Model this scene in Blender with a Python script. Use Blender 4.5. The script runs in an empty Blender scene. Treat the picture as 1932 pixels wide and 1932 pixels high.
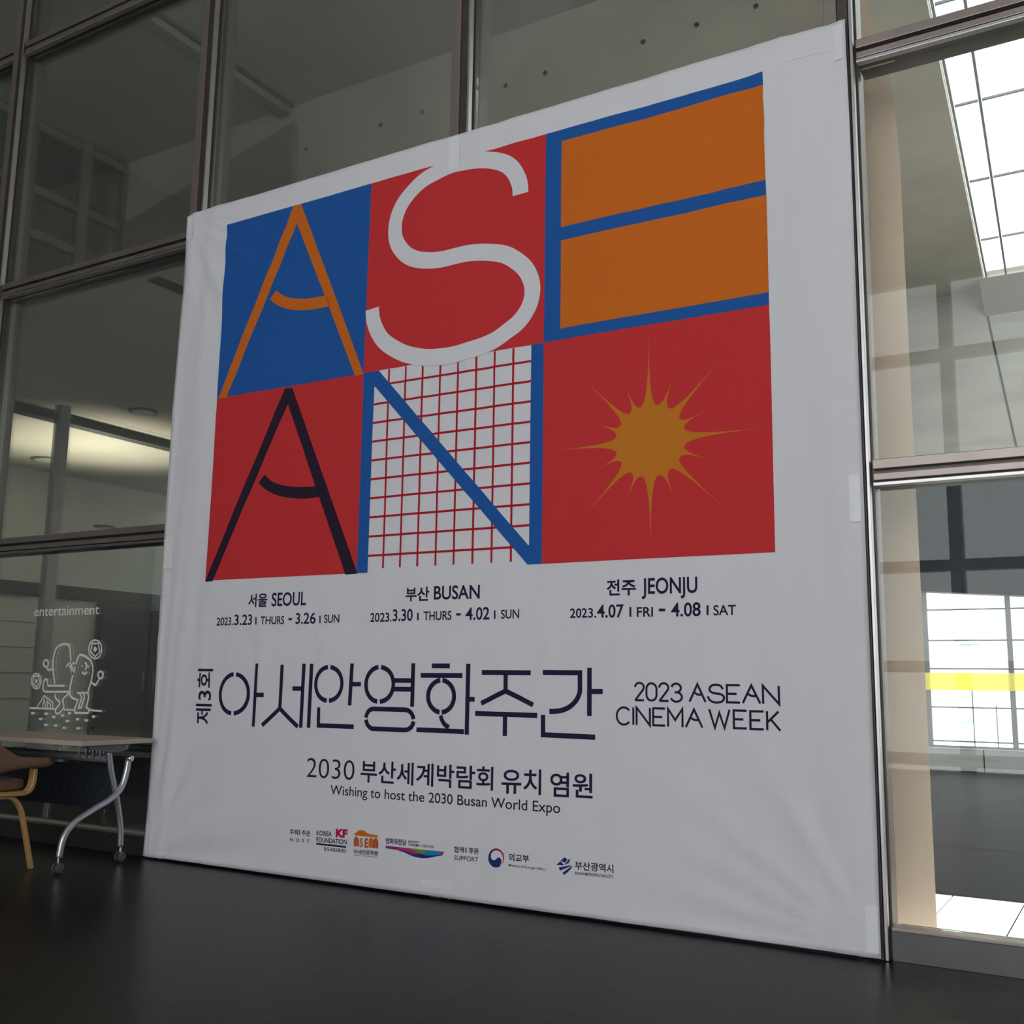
import bpy, bmesh, math, random
from mathutils import Vector, Matrix, noise
random.seed(7)
sc = bpy.context.scene
COL = sc.collection

# ------------------------------------------------------------------ camera
S = 4.7                       # metres from the camera to the glazed facade
CZ = 0.234 * S                # camera height
F = 1991.67; PITCH = 0.160964; ROLL = 0.0152038; YAW = -0.535479
fwd = Vector((math.sin(YAW)*math.cos(PITCH), math.cos(YAW)*math.cos(PITCH), math.sin(PITCH)))
rgt = Vector((math.cos(YAW), -math.sin(YAW), 0)); up = rgt.cross(fwd)
r2 = math.cos(ROLL)*rgt + math.sin(ROLL)*up
u2 = -math.sin(ROLL)*rgt + math.cos(ROLL)*up
cam = bpy.data.cameras.new('camera'); cam.sensor_width = 36; cam.lens = F/1932*36; cam.clip_end = 300
co = bpy.data.objects.new('camera', cam); COL.objects.link(co)
M = Matrix((r2, u2, -fwd)).transposed().to_4x4(); M.translation = (0, -S, CZ)
co.matrix_world = M; sc.camera = co

# ------------------------------------------------------------------ light
SKY = 3.35
w = bpy.data.worlds.new('overcast_sky'); sc.world = w; w.use_nodes = True
bg = w.node_tree.nodes['Background']; bg.inputs[0].default_value = (0.93, 0.96, 1.0, 1); bg.inputs[1].default_value = SKY
sun = bpy.data.lights.new('sun', 'SUN'); sun.energy = 9.0; sun.angle = 0.01; sun.color = (1, 0.96, 0.9)
so = bpy.data.objects.new('sun', sun); COL.objects.link(so)
so.rotation_euler = Vector((-math.cos(math.radians(36)), 0.0, -math.sin(math.radians(36)))).to_track_quat('-Z', 'Y').to_euler()
sc.view_settings.view_transform = 'Standard'; sc.view_settings.look = 'None'
sc.view_settings.gamma = 1; sc.view_settings.use_curve_mapping = False
sc.view_settings.exposure = 0.12
sc.cycles.transparent_max_bounces = 16

# ------------------------------------------------------------------ materials
def mat(name, col, rough=0.6, metal=0.0, spec=0.5, noise_amt=0.0, nscale=6.0, bump=0.0, bscale=40.0, detail=4, coat=0.0, stretch=None):
    m = bpy.data.materials.new(name); m.use_nodes = True
    nt = m.node_tree; b = nt.nodes['Principled BSDF']
    b.inputs['Base Color'].default_value = (*col, 1); b.inputs['Roughness'].default_value = rough
    b.inputs['Metallic'].default_value = metal; b.inputs['Specular IOR Level'].default_value = spec
    b.inputs['Coat Weight'].default_value = coat
    tc = nt.nodes.new('ShaderNodeTexCoord'); src = tc.outputs['Object']
    if stretch:
        mp = nt.nodes.new('ShaderNodeMapping'); mp.inputs['Scale'].default_value = stretch
        nt.links.new(src, mp.inputs['Vector']); src = mp.outputs['Vector']
    if noise_amt:
        n = nt.nodes.new('ShaderNodeTexNoise'); n.inputs['Scale'].default_value = nscale; n.inputs['Detail'].default_value = detail
        nt.links.new(src, n.inputs['Vector'])
        r = nt.nodes.new('ShaderNodeMapRange'); r.inputs['From Min'].default_value = 0.3; r.inputs['From Max'].default_value = 0.7
        r.inputs['To Min'].default_value = 1-noise_amt; r.inputs['To Max'].default_value = 1+noise_amt
        nt.links.new(n.outputs['Fac'], r.inputs['Value'])
        mx = nt.nodes.new('ShaderNodeVectorMath'); mx.operation = 'SCALE'; mx.inputs[0].default_value = col
        nt.links.new(r.outputs['Result'], mx.inputs['Scale']); nt.links.new(mx.outputs[0], b.inputs['Base Color'])
    if bump:
        n2 = nt.nodes.new('ShaderNodeTexNoise'); n2.inputs['Scale'].default_value = bscale; n2.inputs['Detail'].default_value = 6
        nt.links.new(src, n2.inputs['Vector'])
        bp = nt.nodes.new('ShaderNodeBump'); bp.inputs['Strength'].default_value = bump; bp.inputs['Distance'].default_value = 0.01
        nt.links.new(n2.outputs['Fac'], bp.inputs['Height']); nt.links.new(bp.outputs['Normal'], b.inputs['Normal'])
    return m
def glass(name, tint, k=0.5):
    m = bpy.data.materials.new(name); m.use_nodes = True; nt = m.node_tree
    nt.nodes.remove(nt.nodes['Principled BSDF']); out = nt.nodes['Material Output']
    t = nt.nodes.new('ShaderNodeBsdfTransparent'); t.inputs[0].default_value = (*tint, 1)
    g = nt.nodes.new('ShaderNodeBsdfGlossy'); g.inputs['Roughness'].default_value = 0.0; g.inputs[0].default_value = (0.95, 1, 0.98, 1)
    f = nt.nodes.new('ShaderNodeFresnel'); f.inputs['IOR'].default_value = 1.45
    k_ = nt.nodes.new('ShaderNodeMath'); k_.operation = 'MULTIPLY'; k_.inputs[1].default_value = k
    mx = nt.nodes.new('ShaderNodeMixShader'); nt.links.new(f.outputs[0], k_.inputs[0]); nt.links.new(k_.outputs[0], mx.inputs[0])
    nt.links.new(t.outputs[0], mx.inputs[1]); nt.links.new(g.outputs[0], mx.inputs[2]); nt.links.new(mx.outputs[0], out.inputs[0])
    return m
def emit(name, col, s):
    m = bpy.data.materials.new(name); m.use_nodes = True; b = m.node_tree.nodes['Principled BSDF']
    b.inputs['Base Color'].default_value = (*col, 1); b.inputs['Emission Color'].default_value = (*col, 1); b.inputs['Emission Strength'].default_value = s
    return m
def cloth(name, col):
    m = mat(name, col, rough=0.85, spec=0.15, noise_amt=0.015, nscale=300, bump=0.08, bscale=500)
    return m
MT = dict(
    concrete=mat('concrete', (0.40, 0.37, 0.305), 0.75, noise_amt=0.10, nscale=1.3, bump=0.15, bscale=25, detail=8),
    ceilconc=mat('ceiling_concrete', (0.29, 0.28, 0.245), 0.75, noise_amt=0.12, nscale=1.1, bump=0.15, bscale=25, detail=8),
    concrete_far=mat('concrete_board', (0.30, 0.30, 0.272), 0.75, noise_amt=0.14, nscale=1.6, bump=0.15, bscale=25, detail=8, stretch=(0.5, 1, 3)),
    column=mat('column_concrete', (0.76, 0.60, 0.475), 0.6, noise_amt=0.09, nscale=1.6, bump=0.12, bscale=30, detail=8, stretch=(2, 2, .6)),
    soffit=mat('soffit_paint', (0.55, 0.52, 0.45), 0.7, noise_amt=0.05, nscale=1.0),
    darkplaster=mat('dark_plaster', (0.19, 0.18, 0.155), 0.8, noise_amt=0.06, nscale=2),
    wallgrey=mat('grey_green_wall', (0.50, 0.51, 0.45), 0.7, noise_amt=0.04, nscale=1.2),
    lobby=mat('lobby_plaster', (0.28, 0.27, 0.26), 0.8, noise_amt=0.03),
    lobbyceil=mat('lobby_ceiling_paint', (0.75, 0.74, 0.72), 0.8, noise_amt=0.03),
    dark=mat('dark_panel', (0.022, 0.027, 0.036), 0.6, spec=0.2, noise_amt=0.12, nscale=3),
    groove=mat('dark_groove', (0.03, 0.03, 0.028), 0.7, noise_amt=0.1),
    floor=mat('polished_dark_floor', (0.0065, 0.0065, 0.0078), 0.30, spec=0.09, noise_amt=0.35, nscale=2.5, bump=0.12, bscale=14, detail=8, stretch=(1, .45, 1)),
    hallfloor=mat('honed_dark_floor', (0.006, 0.0075, 0.010), 0.55, spec=0.04, noise_amt=0.3, nscale=1.5, detail=8),
    paver=mat('pale_paver', (0.72, 0.72, 0.70), 0.5, noise_amt=0.05, nscale=8),
    bronze=mat('bronze_steel', (0.33, 0.28, 0.25), 0.38, metal=0.7, noise_amt=0.12, nscale=4, stretch=(1, 1, .2)),
    darkbronze=mat('dark_bronze', (0.10, 0.085, 0.075), 0.4, metal=0.6, noise_amt=0.1),
    steel=mat('bright_steel', (0.50, 0.49, 0.48), 0.36, metal=0.95, noise_amt=0.05, nscale=9),
    base=mat('brushed_base_steel', (0.13, 0.13, 0.13), 0.35, metal=0.8, noise_amt=0.08, nscale=5),
    glass=glass('facade_glass', (0.965, 0.97, 0.95)),
    glass2=glass('clear_glass', (0.96, 0.98, 0.97), 0.5),
    alu=mat('grey_aluminium', (0.20, 0.22, 0.25), 0.4, metal=0.3, noise_amt=0.06),
    yellow=mat('yellow_film', (0.98, 0.92, 0.30), 0.5),
    plinth=mat('grey_stone_plinth', (0.30, 0.33, 0.34), 0.5, noise_amt=0.12, nscale=3, stretch=(.3, 1, 3)),
    bld=mat('white_render', (0.85, 0.85, 0.84), 0.8, noise_amt=0.03, nscale=1),
    bldw=mat('pale_blue_window', (0.45, 0.62, 0.68), 0.3, noise_amt=0.05),
    ground=mat('pale_ground', (0.55, 0.55, 0.54), 0.8, noise_amt=0.05),
    lightring=mat('light_trim', (0.12, 0.11, 0.10), 0.5, noise_amt=0.05),
    lens=mat('light_lens', (0.6, 0.58, 0.5), 0.3, noise_amt=0.04),
    white=cloth('banner_white', (0.80, 0.79, 0.805)),
    blue=cloth('print_blue', (0.020, 0.115, 0.40)), red=cloth('print_red', (0.66, 0.042, 0.045)),
    orange=cloth('print_orange', (0.72, 0.17, 0.018)), ochre=cloth('print_ochre', (0.64, 0.215, 0.022)),
    black=cloth('print_black', (0.030, 0.018, 0.035)), navy=cloth('print_navy', (0.022, 0.018, 0.055)),
    gridred=cloth('print_grid_red', (0.48, 0.016, 0.03)), crimson=cloth('print_crimson', (0.50, 0.012, 0.06)),
    purple=cloth('print_purple', (0.30, 0.03, 0.22)), magenta=cloth('print_magenta', (0.50, 0.04, 0.19)),
    green=cloth('print_green', (0.16, 0.33, 0.03)), cyan=cloth('print_cyan', (0.02, 0.25, 0.50)),
    dkblue=cloth('print_deep_blue', (0.018, 0.035, 0.17)), grey=cloth('print_grey', (0.12, 0.12, 0.16)),
    brick=cloth('print_brick', (0.50, 0.12, 0.05)),
    tape=mat('white_tape', (0.87, 0.87, 0.885), 0.4, noise_amt=0.02),
    sticker=mat('frosted_sticker', (0.86, 0.85, 0.80), 0.7, noise_amt=0.03),
    laminate=mat('table_laminate', (0.34, 0.27, 0.21), 0.45, noise_amt=0.05, nscale=20),
    edge=mat('table_edge_band', (0.52, 0.44, 0.36), 0.5, noise_amt=0.04, nscale=30),
    tube=mat('silver_painted_tube', (0.55, 0.56, 0.58), 0.32, metal=0.75, noise_amt=0.04),
    chrome=mat('chrome', (0.85, 0.85, 0.85), 0.12, metal=1.0, noise_amt=0.02),
    plastic=mat('grey_plastic', (0.10, 0.10, 0.105), 0.45, noise_amt=0.06),
    rubber=mat('black_rubber', (0.015, 0.015, 0.016), 0.5, noise_amt=0.1),
    bracket=mat('grey_bracket', (0.16, 0.16, 0.165), 0.45, noise_amt=0.05),
    wood=mat('light_bent_wood', (0.50, 0.28, 0.10), 0.4, noise_amt=0.12, nscale=10, stretch=(1, 1, 6)),
    brown=mat('brown_upholstery', (0.20, 0.115, 0.07), 0.8, noise_amt=0.08, nscale=60, bump=0.2, bscale=300),
)
# backlit film: half of the daylight passes through
nt_ = MT['yellow'].node_tree; tr_ = nt_.nodes.new('ShaderNodeBsdfTranslucent'); tr_.inputs[0].default_value = (0.98, 0.93, 0.35, 1)
mx_ = nt_.nodes.new('ShaderNodeMixShader'); mx_.inputs[0].default_value = 0.75
nt_.links.new(nt_.nodes['Principled BSDF'].outputs[0], mx_.inputs[1]); nt_.links.new(tr_.outputs[0], mx_.inputs[2]); nt_.links.new(mx_.outputs[0], nt_.nodes['Material Output'].inputs[0])

# ------------------------------------------------------------------ helpers
def tag(o, label=None, cat=None, group=None, kind=None):
    if label: o['label'] = label
    if cat: o['category'] = cat
    if group: o['group'] = group
    if kind: o['kind'] = kind
    return o
def link(o, parent=None):
    COL.objects.link(o)
    if parent: o.parent = parent
    return o
def empty(name, loc=(0, 0, 0), rz=0):
    e = bpy.data.objects.new(name, None); e.location = loc; e.rotation_euler = (0, 0, rz); e.empty_display_size = 0.1
    return link(e)
class G:
    def __init__(s): s.v = []; s.f = []
    def add(s, v, f):
        n = len(s.v); s.v += [tuple(p) for p in v]; s.f += [tuple(i+n for i in q) for q in f]; return s
    def box(s, x0, x1, y0, y1, z0, z1):
        return s.add([(x0,y0,z0),(x1,y0,z0),(x1,y1,z0),(x0,y1,z0),(x0,y0,z1),(x1,y0,z1),(x1,y1,z1),(x0,y1,z1)],
                     [(0,3,2,1),(4,5,6,7),(0,1,5,4),(1,2,6,5),(2,3,7,6),(3,0,4,7)])
    def prism(s, poly, axis, a, b):
        """poly: list of 2D points, extruded along axis ('x','y','z') from a to b"""
        def p3(p, t):
            return {'x': (t, p[0], p[1]), 'y': (p[0], t, p[1]), 'z': (p[0], p[1], t)}[axis]
        n = len(poly)
        v = [p3(p, a) for p in poly] + [p3(p, b) for p in poly]
        f = [tuple(range(n)), tuple(range(2*n-1, n-1, -1))] + [(i, (i+1) % n, n+(i+1) % n, n+i)[::-1] for i in range(n)]
        return s.add(v, f)
    def tube(s, pts, r, n=10, flat=None, caps=True):
        pts = [Vector(p) for p in pts]; m = len(pts); rings = []
        rr = r if isinstance(r, (list, tuple)) else [r]*m
        ref = None
        for i, p in enumerate(pts):
            t = (pts[min(i+1, m-1)] - pts[max(i-1, 0)]).normalized()
            if ref is None:
                ref = Vector((1, 0, 0)) if abs(t.x) < 0.9 else Vector((0, 1, 0))
            a = (ref - t*ref.dot(t)).normalized(); b = t.cross(a); ref = a
            sa, sb = (rr[i], rr[i]) if flat is None else (flat[0], flat[1])
            if flat is None: ring = [p + a*sa*math.cos(2*math.pi*k/n) + b*sb*math.sin(2*math.pi*k/n) for k in range(n)]
            else: ring = [p + a*sa*u + b*sb*v for u, v in ((-1,-.7),(-1,.7),(-.8,1),(.8,1),(1,.7),(1,-.7),(.8,-1),(-.8,-1))]
            rings.append(ring)
        n = len(rings[0])
        v = [q for R_ in rings for q in R_]; f = []
        for i in range(m-1):
            for k in range(n): f.append((i*n+k, i*n+(k+1) % n, (i+1)*n+(k+1) % n, (i+1)*n+k))
        if caps: f += [tuple(range(n-1, -1, -1)), tuple((m-1)*n+k for k in range(n))]
        return s.add(v, f)
    def lathe(s, prof, c, axis='z', n=24):
        """prof: list of (r, h); closed at both ends"""
        c = Vector(c); v = []; m = len(prof)
        for r, h in prof:
            for k in range(n):
                a = 2*math.pi*k/n; p = (r*math.cos(a), r*math.sin(a), h)
                if axis == 'x': p = (p[2], p[0], p[1])
                if axis == 'y': p = (p[1], p[2], p[0])
                v.append(c+Vector(p))
        f = [(i*n+k, i*n+(k+1) % n, (i+1)*n+(k+1) % n, (i+1)*n+k) for i in range(m-1) for k in range(n)]
        f += [tuple(range(n-1, -1, -1)), tuple((m-1)*n+k for k in range(n))]
        return s.add(v, f)
    def build(s, name, material, parent=None, smooth=False, bevel=0, origin=None):
        me = bpy.data.meshes.new(name)
        v = s.v
        if origin: v = [tuple(Vector(p)-Vector(origin)) for p in v]
        me.from_pydata(v, [], s.f)
        bm = bmesh.new(); bm.from_mesh(me); bmesh.ops.recalc_face_normals(bm, faces=bm.faces); bm.to_mesh(me); bm.free()
        me.materials.append(MT[material] if isinstance(material, str) else material)
        if smooth:
            for p in me.polygons: p.use_smooth = True
        o = bpy.data.objects.new(name, me)
        if origin: o.location = origin
        link(o, parent)
        if bevel:
            b = o.modifiers.new('bevel', 'BEVEL'); b.width = bevel; b.segments = 2; b.limit_method = 'ANGLE'
        return o
def box(name, m, b, parent=None, bevel=0): return G().box(*b).build(name, m, parent, bevel=bevel)
def struct(name, m, b): return tag(box(name, m, b), kind='structure')
def catmull(p, n=6, closed=False):
    p = [Vector(q) for q in p]; out = []; m = len(p)
    for i in range(m if closed else m-1):
        g = lambda j: p[j % m] if closed else p[max(0, min(m-1, j))]
        a, b, c, d = g(i-1), g(i), g(i+1), g(i+2)
        for k in range(n):
            t = k/n
            out.append(0.5*((2*b)+(c-a)*t+(2*a-5*b+4*c-d)*t*t+(3*b-a-3*c+d)*t**3))
    if not closed: out.append(p[-1])
    return out

# camera-independent use: a photo measurement turned into (X, Z) on the facade plane Y = 0
def P(px, py):
    d = r2*((px-966)/F) + u2*(-(py-966)/F) + fwd
    return (d.x/d.y*S, CZ + d.z/d.y*S)

# ================================================================== SETTING
HC = 6.9          # hall ceiling height
SOF = 4.01        # underside of the gallery slab
YB = 2.73         # concrete wall behind the glass
FARY = 11.5       # far window wall
LOBY = -11.0      # lobby window wall behind the camera
# floor
struct('floor', 'floor', (-15, 6, LOBY, .2, -0.2, 0))
struct('floor', 'hallfloor', (-15, 6, .2, FARY+.1, -0.2, 0))
pv = tag(empty('floor_paving', (0, 0, 0)), kind='structure'); pv.name = 'floor.001'
pm = None
for i in range(8):
    for j in range(3):
        x0 = -1.66+.35*i; y0 = .31+.44*j
        if pm is None:
            o = G().box(0.004, .346, .004, .436, 0, .008).build('paver', 'paver', pv, bevel=.002); pm = o
        else:
            o = pm.copy(); link(o, pv)
        o.location = (x0, y0, 0.0005)
# hall ceiling with the skylight opening
def ceil_poly():
    A = [(-15, .1), (2.7, .1), (2.7, FARY+.3), (-15, FARY+.3)]
    sk = [(-1.14, 3.2), (2.4, 3.02), (2.1, 11.42), (-1.585, 11.42)]
    g = G(); n = 4
    for z0, z1 in ((HC, HC+.25),):
        v = [(x, y, z0) for x, y in A+sk] + [(x, y, z1) for x, y in A+sk]
        f = []
        for i in range(4):
            j = (i+1) % 4
            f += [(i, j, 4+j, 4+i), (8+i, 8+4+i, 8+4+j, 8+j), (4+i, 4+j, 12+j, 12+i), (i, 8+i, 8+j, j)]
        g.add(v, f)
    return g, sk
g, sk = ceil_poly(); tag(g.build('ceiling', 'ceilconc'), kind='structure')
win3 = tag(empty('window_3', (0, 0, HC)), kind='structure')
def skx(x, y): return x - (y-3.2)*0.0535      # skylight bars run slightly askew
xs = [-1.12, -.86, .25, 1.36, 2.3]; ys = [3.2, 4.4, 6.24, 8.08, 9.92, 11.4]
for i in range(4):
    for j in range(5):
        q = [(skx(xs[i], ys[j]), ys[j]), (skx(xs[i+1], ys[j]), ys[j]), (skx(xs[i+1], ys[j+1]), ys[j+1]), (skx(xs[i], ys[j+1]), ys[j+1])]
        G().prism(q, 'z', .15, .165).build('pane', 'glass2', win3)
for i in range(5):
    a, b = (skx(xs[i], 3.2), 3.2), (skx(xs[i], 11.4), 11.4); h = .013
    G().prism([(a[0]-h, a[1]), (a[0]+h, a[1]), (b[0]+h, b[1]), (b[0]-h, b[1])], 'z', .12, .149).build('glazing_bar', 'alu', win3)
for j in range(1, 5):
    for i in range(4):
        y = ys[j]; G().box(skx(xs[i], y)+.02, skx(xs[i+1], y)-.02, y-.011, y+.011, .125, .148).build('glazing_bar', 'alu', win3)
# gallery slab and its soffit joints
struct('ceiling', 'soffit', (-13.4, -5.15, .26, 9, SOF, SOF+.24))
tr = tag(empty('trim_1', (0, 0, SOF)), kind='structure')
for x0, w_, h_ in ((-6.07, .12, .015), (-10.3, .16, .09)):
    G().box(x0-w_/2, x0+w_/2, .3, 8.9, -h_, -.001).build('soffit_strip', 'groove', tr)
tr2 = tag(empty('trim_2', (-7.1, 0, HC)), kind='structure')
G().box(-.16, 0, .15, YB-.02, -.1, -.001).build('ceiling_beam', 'darkplaster', tr2)
G().box(.0, .05, .15, YB-.02, -.03, -.001).build('shadow_gap', 'groove', tr2)
# walls of the hall
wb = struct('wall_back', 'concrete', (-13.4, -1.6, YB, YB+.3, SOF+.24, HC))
for k, xn in enumerate((-.989, -.926, -.8, -.734, -.611, -.557, -.432, -.369, -.303)):
    X = xn*(S+YB); Z = CZ+.710*(S+YB)
    G().lathe([(.021, -.006), (.021, -.0005), (.013, .004)], (X, YB-.001, Z), 'y', 14).build('tie_hole', 'groove', wb)
struct('wall_back.001', 'concrete', (-5.15, -1.6, YB, YB+.3, 0, SOF))
struct('wall_side', 'concrete', (-3.0, -2.75, YB+.3, FARY, 0, HC))
wl = struct('wall_left', 'wallgrey', (-13.6, -13.4, .1, 9.2, 0, HC))
box('head_band', 'groove', (-13.4, -13.34, .1, 8.99, 2.22, 2.40), wl)
box('skirting', 'groove', (-13.4, -13.37, .1, 5.0, 0, .14), wl)
for z in (1.85, 1.5, 1.15, .8): box('wall_joint', 'soffit', (-13.4, -13.385, .1, 5.0, z, z+.02), wl)
fill_back = tag(empty('fill_opening_back', (0, 9.1, 0)), kind='structure')  # unseen open window wall, added to fill the gallery rooms with daylight
for x in (-13.3, -11.2, -9.1, -7.0, -4.9, -3.1): G().box(x-.05, x+.05, -.06, .06, .001, SOF-.001).build('window_post', 'alu', fill_back)  # posts of the added, unseen window wall
G().box(-13.25, -3.05, -.04, .04, .02, 2.24).build('spandrel', 'lobby', fill_back)  # solid infill added to cut that daylight on the lower wall
for z in (2.3, SOF-.1): G().box(-13.25, -3.05, -.05, .05, z-.05, z+.05).build('window_rail', 'alu', fill_back)  # rails of the added, unseen window wall
struct('wall_far', 'lobby', (-13.6, -3.0, 9, 9.2, SOF+.24, HC))
# unseen open right side, added to let sun and daylight into the hall
fill_right = tag(empty('fill_opening_right', (2.7, 0, 0)), kind='structure')
for y in (.16, 1.70, 3.6, 5.5, 7.4, 9.3, 11.35): G().box(-.06, .06, y-.05, y+.05, .001, HC-.001).build('window_post', 'alu', fill_right)  # posts of the added, unseen right opening
for z in (3.4, 5.2, HC-.06): G().box(-.05, .05, .21, 11.3, z-.05, z+.05).build('window_rail', 'alu', fill_right)  # rails of the added, unseen right opening
# far wall: window below, dark bulkhead, board-marked concrete above
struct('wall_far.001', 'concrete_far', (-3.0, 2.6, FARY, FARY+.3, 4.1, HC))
tag(G().prism([(-3.0, 2.53), (2.6, 2.1), (2.6, 4.2), (-3.0, 4.2)], 'y', FARY-.06, FARY+.24).build('wall_bulkhead', 'dark'), kind='structure')
tr5 = tag(empty('trim_5', (0, FARY, 5)), kind='structure')
G().prism([(-1.60, 1.5), (-1.575, 1.5), (-1.245, -.9), (-1.27, -.9)], 'y', -.006, -.001).build('construction_joint', 'groove', tr5)
G().prism([(-.5, 1.9), (-.001, 1.9), (-.001, 1.5)], 'x', -1.62, 2.6).build('skylight_curb', 'darkplaster', tr5)  # curb coloured dark to carry the shadow band under the skylight edge
pl = struct('wall_plinth', 'plinth', (-3.0, 2.6, FARY-.12, FARY+.3, 0, .30))
for x in (-1.95, -.6, .75): box('plinth_joint', 'groove', (x-.008, x+.008, FARY-.124, FARY-.1205, .005, .295), pl)
win2 = tag(empty('window_2', (0, FARY, 0)), kind='structure')
def fw(n, m, b): return G().box(*b).build(n, m, win2)
vx = [-2.66, -1.56, -.46, .64, 1.74, 2.58]; hz = [.32, .50, 1.06, 1.46, 1.82, 2.29, 2.75]
for i, x in enumerate(vx): fw('window_post', 'alu', (x-.035, x+.035, .05, .12, .30, 2.52))
fw('window_rail', 'alu', (-2.66, 2.6, .055, .115, .30, .33))
for z in (.39, .86, 1.40, 1.80, 2.24): fw('window_rail', 'alu', (-2.66, 2.6, .06, .11, z-.011, z+.011))
for x in (-2.08, -1.78, -1.0, -.7, .1, .4): fw('window_rail', 'alu', (x-.006, x+.006, .06, .11, .33, 1.12 if x in (-2.08, -1.0, .1) else .9))
for i in range(5): fw('pane', 'glass2', (vx[i]+.036, vx[i+1]-.036, .08, .09, .331, 2.5))
fw('yellow_band', 'yellow', (-2.70, 2.6, .02, .045, 1.10, 1.34))
# ---- concrete column behind the right-hand pane, its edge leaning away at the top
dc = 5.2; edge = [(-.30, -.1655), (0, -.1655), (.2, -.166), (.40, -.1665), (.50, -.1665), (.558, -.169), (.607, -.1745), (.64, -.1805), (.678, -.190), (.74, -.209), (.83, -.24), (1.03, -.315)]
poly = [(x*dc, min(HC, max(.009, CZ+z*dc))) for z, x in edge]
poly = [(-1.13, .009)] + poly + [(-2.0, HC), (-1.13, CZ+.70*dc)]
gc = G().prism(poly, 'y', dc-S, dc-S+.12)
gc.v = [(x-(.035 if y > dc-S+.05 and x > -1.1 else 0), y, z) for x, y, z in gc.v]
cc = gc.build('concrete_column', 'column')
tag(cc, 'beige bare concrete column behind the right glass pane, edge leaning at top', 'column')
# ---- diagonal wall shadow above the banner's left corner, shaped as a dark plate
pp = G().prism([(-9.5, 6.12), (-7.0, 6.68), (-7.0, SOF+.245), (-9.5, SOF+.245)], 'y', YB-.07, YB-.012).build('shadow_wedge', 'darkplaster')
tag(pp, 'dark grey sloping parapet against the concrete wall, above the banner\'s left corner', 'darkplaster')
# ---- glazed partition on the left (perpendicular to the facade)
win4 = tag(empty('window_4', (-9.6, 0, 0)), kind='structure')
def pt(n, m, b): return G().box(*b).build(n, m, win4)
for (z0, z1) in ((0, SOF-.095), (SOF+.245, HC-.005)):
    pt('partition_post', 'steel', (-.05, .05, 2.12, 2.24, z0, z1))
    pt('pane', 'glass2', (-.006, .006, .32, 2.11, z0+.02, z1-.02))
pt('pane', 'glass2', (-.006, .006, 2.25, 5.2, .02, SOF-.12))
pt('partition_post', 'bronze', (-.05, .05, YB-.06, YB-.005, SOF+.245, HC-.005))
for z in (6.10, 5.62, HC-.10): pt('partition_rail', 'bronze', (-.045, .045, .3, 2.115, z-.045, z+.045)); pt('partition_rail', 'bronze', (-.045, .045, 2.245, YB-.065, z-.045, z+.045))
# ---- dark double door in the left wall
d1 = tag(empty('door_1', (-13.4, 6.7, 0)), kind='structure')
G().box(.0, .06, -.95, .95, 0, 2.2).build('door_frame', 'dark', d1)
for s in (-1, 1):
    lf = G().box(.061, .09, min(.02*s, .9*s), max(.02*s, .9*s), .02, 2.14).build('door_leaf', 'dark', d1)
    G().tube([(.12, .1*s, .9), (.13, .1*s, 1.05), (.12, .1*s, 1.2)], .012).build('handle', 'chrome', lf)
struct('wall_left.001', 'dark', (-13.39, -13.3, 7.7, 8.95, .15, 2.2))
# ---- lobby around the camera
struct('wall_lobby_left', 'lobby', (-12.3, -12.1, LOBY, .1, 0, 8.3))
struct('wall_lobby_right', 'lobby', (5.2, 5.4, LOBY, .1, 0, 8.3))
struct('ceiling', 'lobbyceil', (-12.3, 5.4, LOBY, .3, 8.3, 8.5))
struct('wall_front', 'lobby', (-12.3, 5.4, .1, .3, HC+.05, 8.3))
struct('wall_front.001', 'lobby', (1.3, 5.4, .03, .25, 0, HC+.05))
struct('wall_front.002', 'lobby', (-13.6, -9.72, .03, .25, 0, HC+.05))
win5 = tag(empty('window_5', (0, LOBY, 0)), kind='structure')
for x in (-12, -10.1, -8.1, -5.1, -2.12, .9, 3.9, 5.1): G().box(x-.09, x+.09, -.1, .1, 0, 8.29).build('window_post', 'darkbronze', win5)
for z in (.15, 1.42, 2.83, 4.35, 5.9, 7.1): G().box(-12, 5.2, -.08, .08, z-.08, z+.08).build('window_rail', 'darkbronze', win5)
G().box(-12, 5.2, -.06, .06, 7.18, 8.29).build('spandrel', 'lobby', win5)
G().box(-12, -5.19, -.06, .06, 0, 7.0).build('spandrel', 'lobby', win5)  # unseen panel widened so daylight reaches the banner folds from one side

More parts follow.
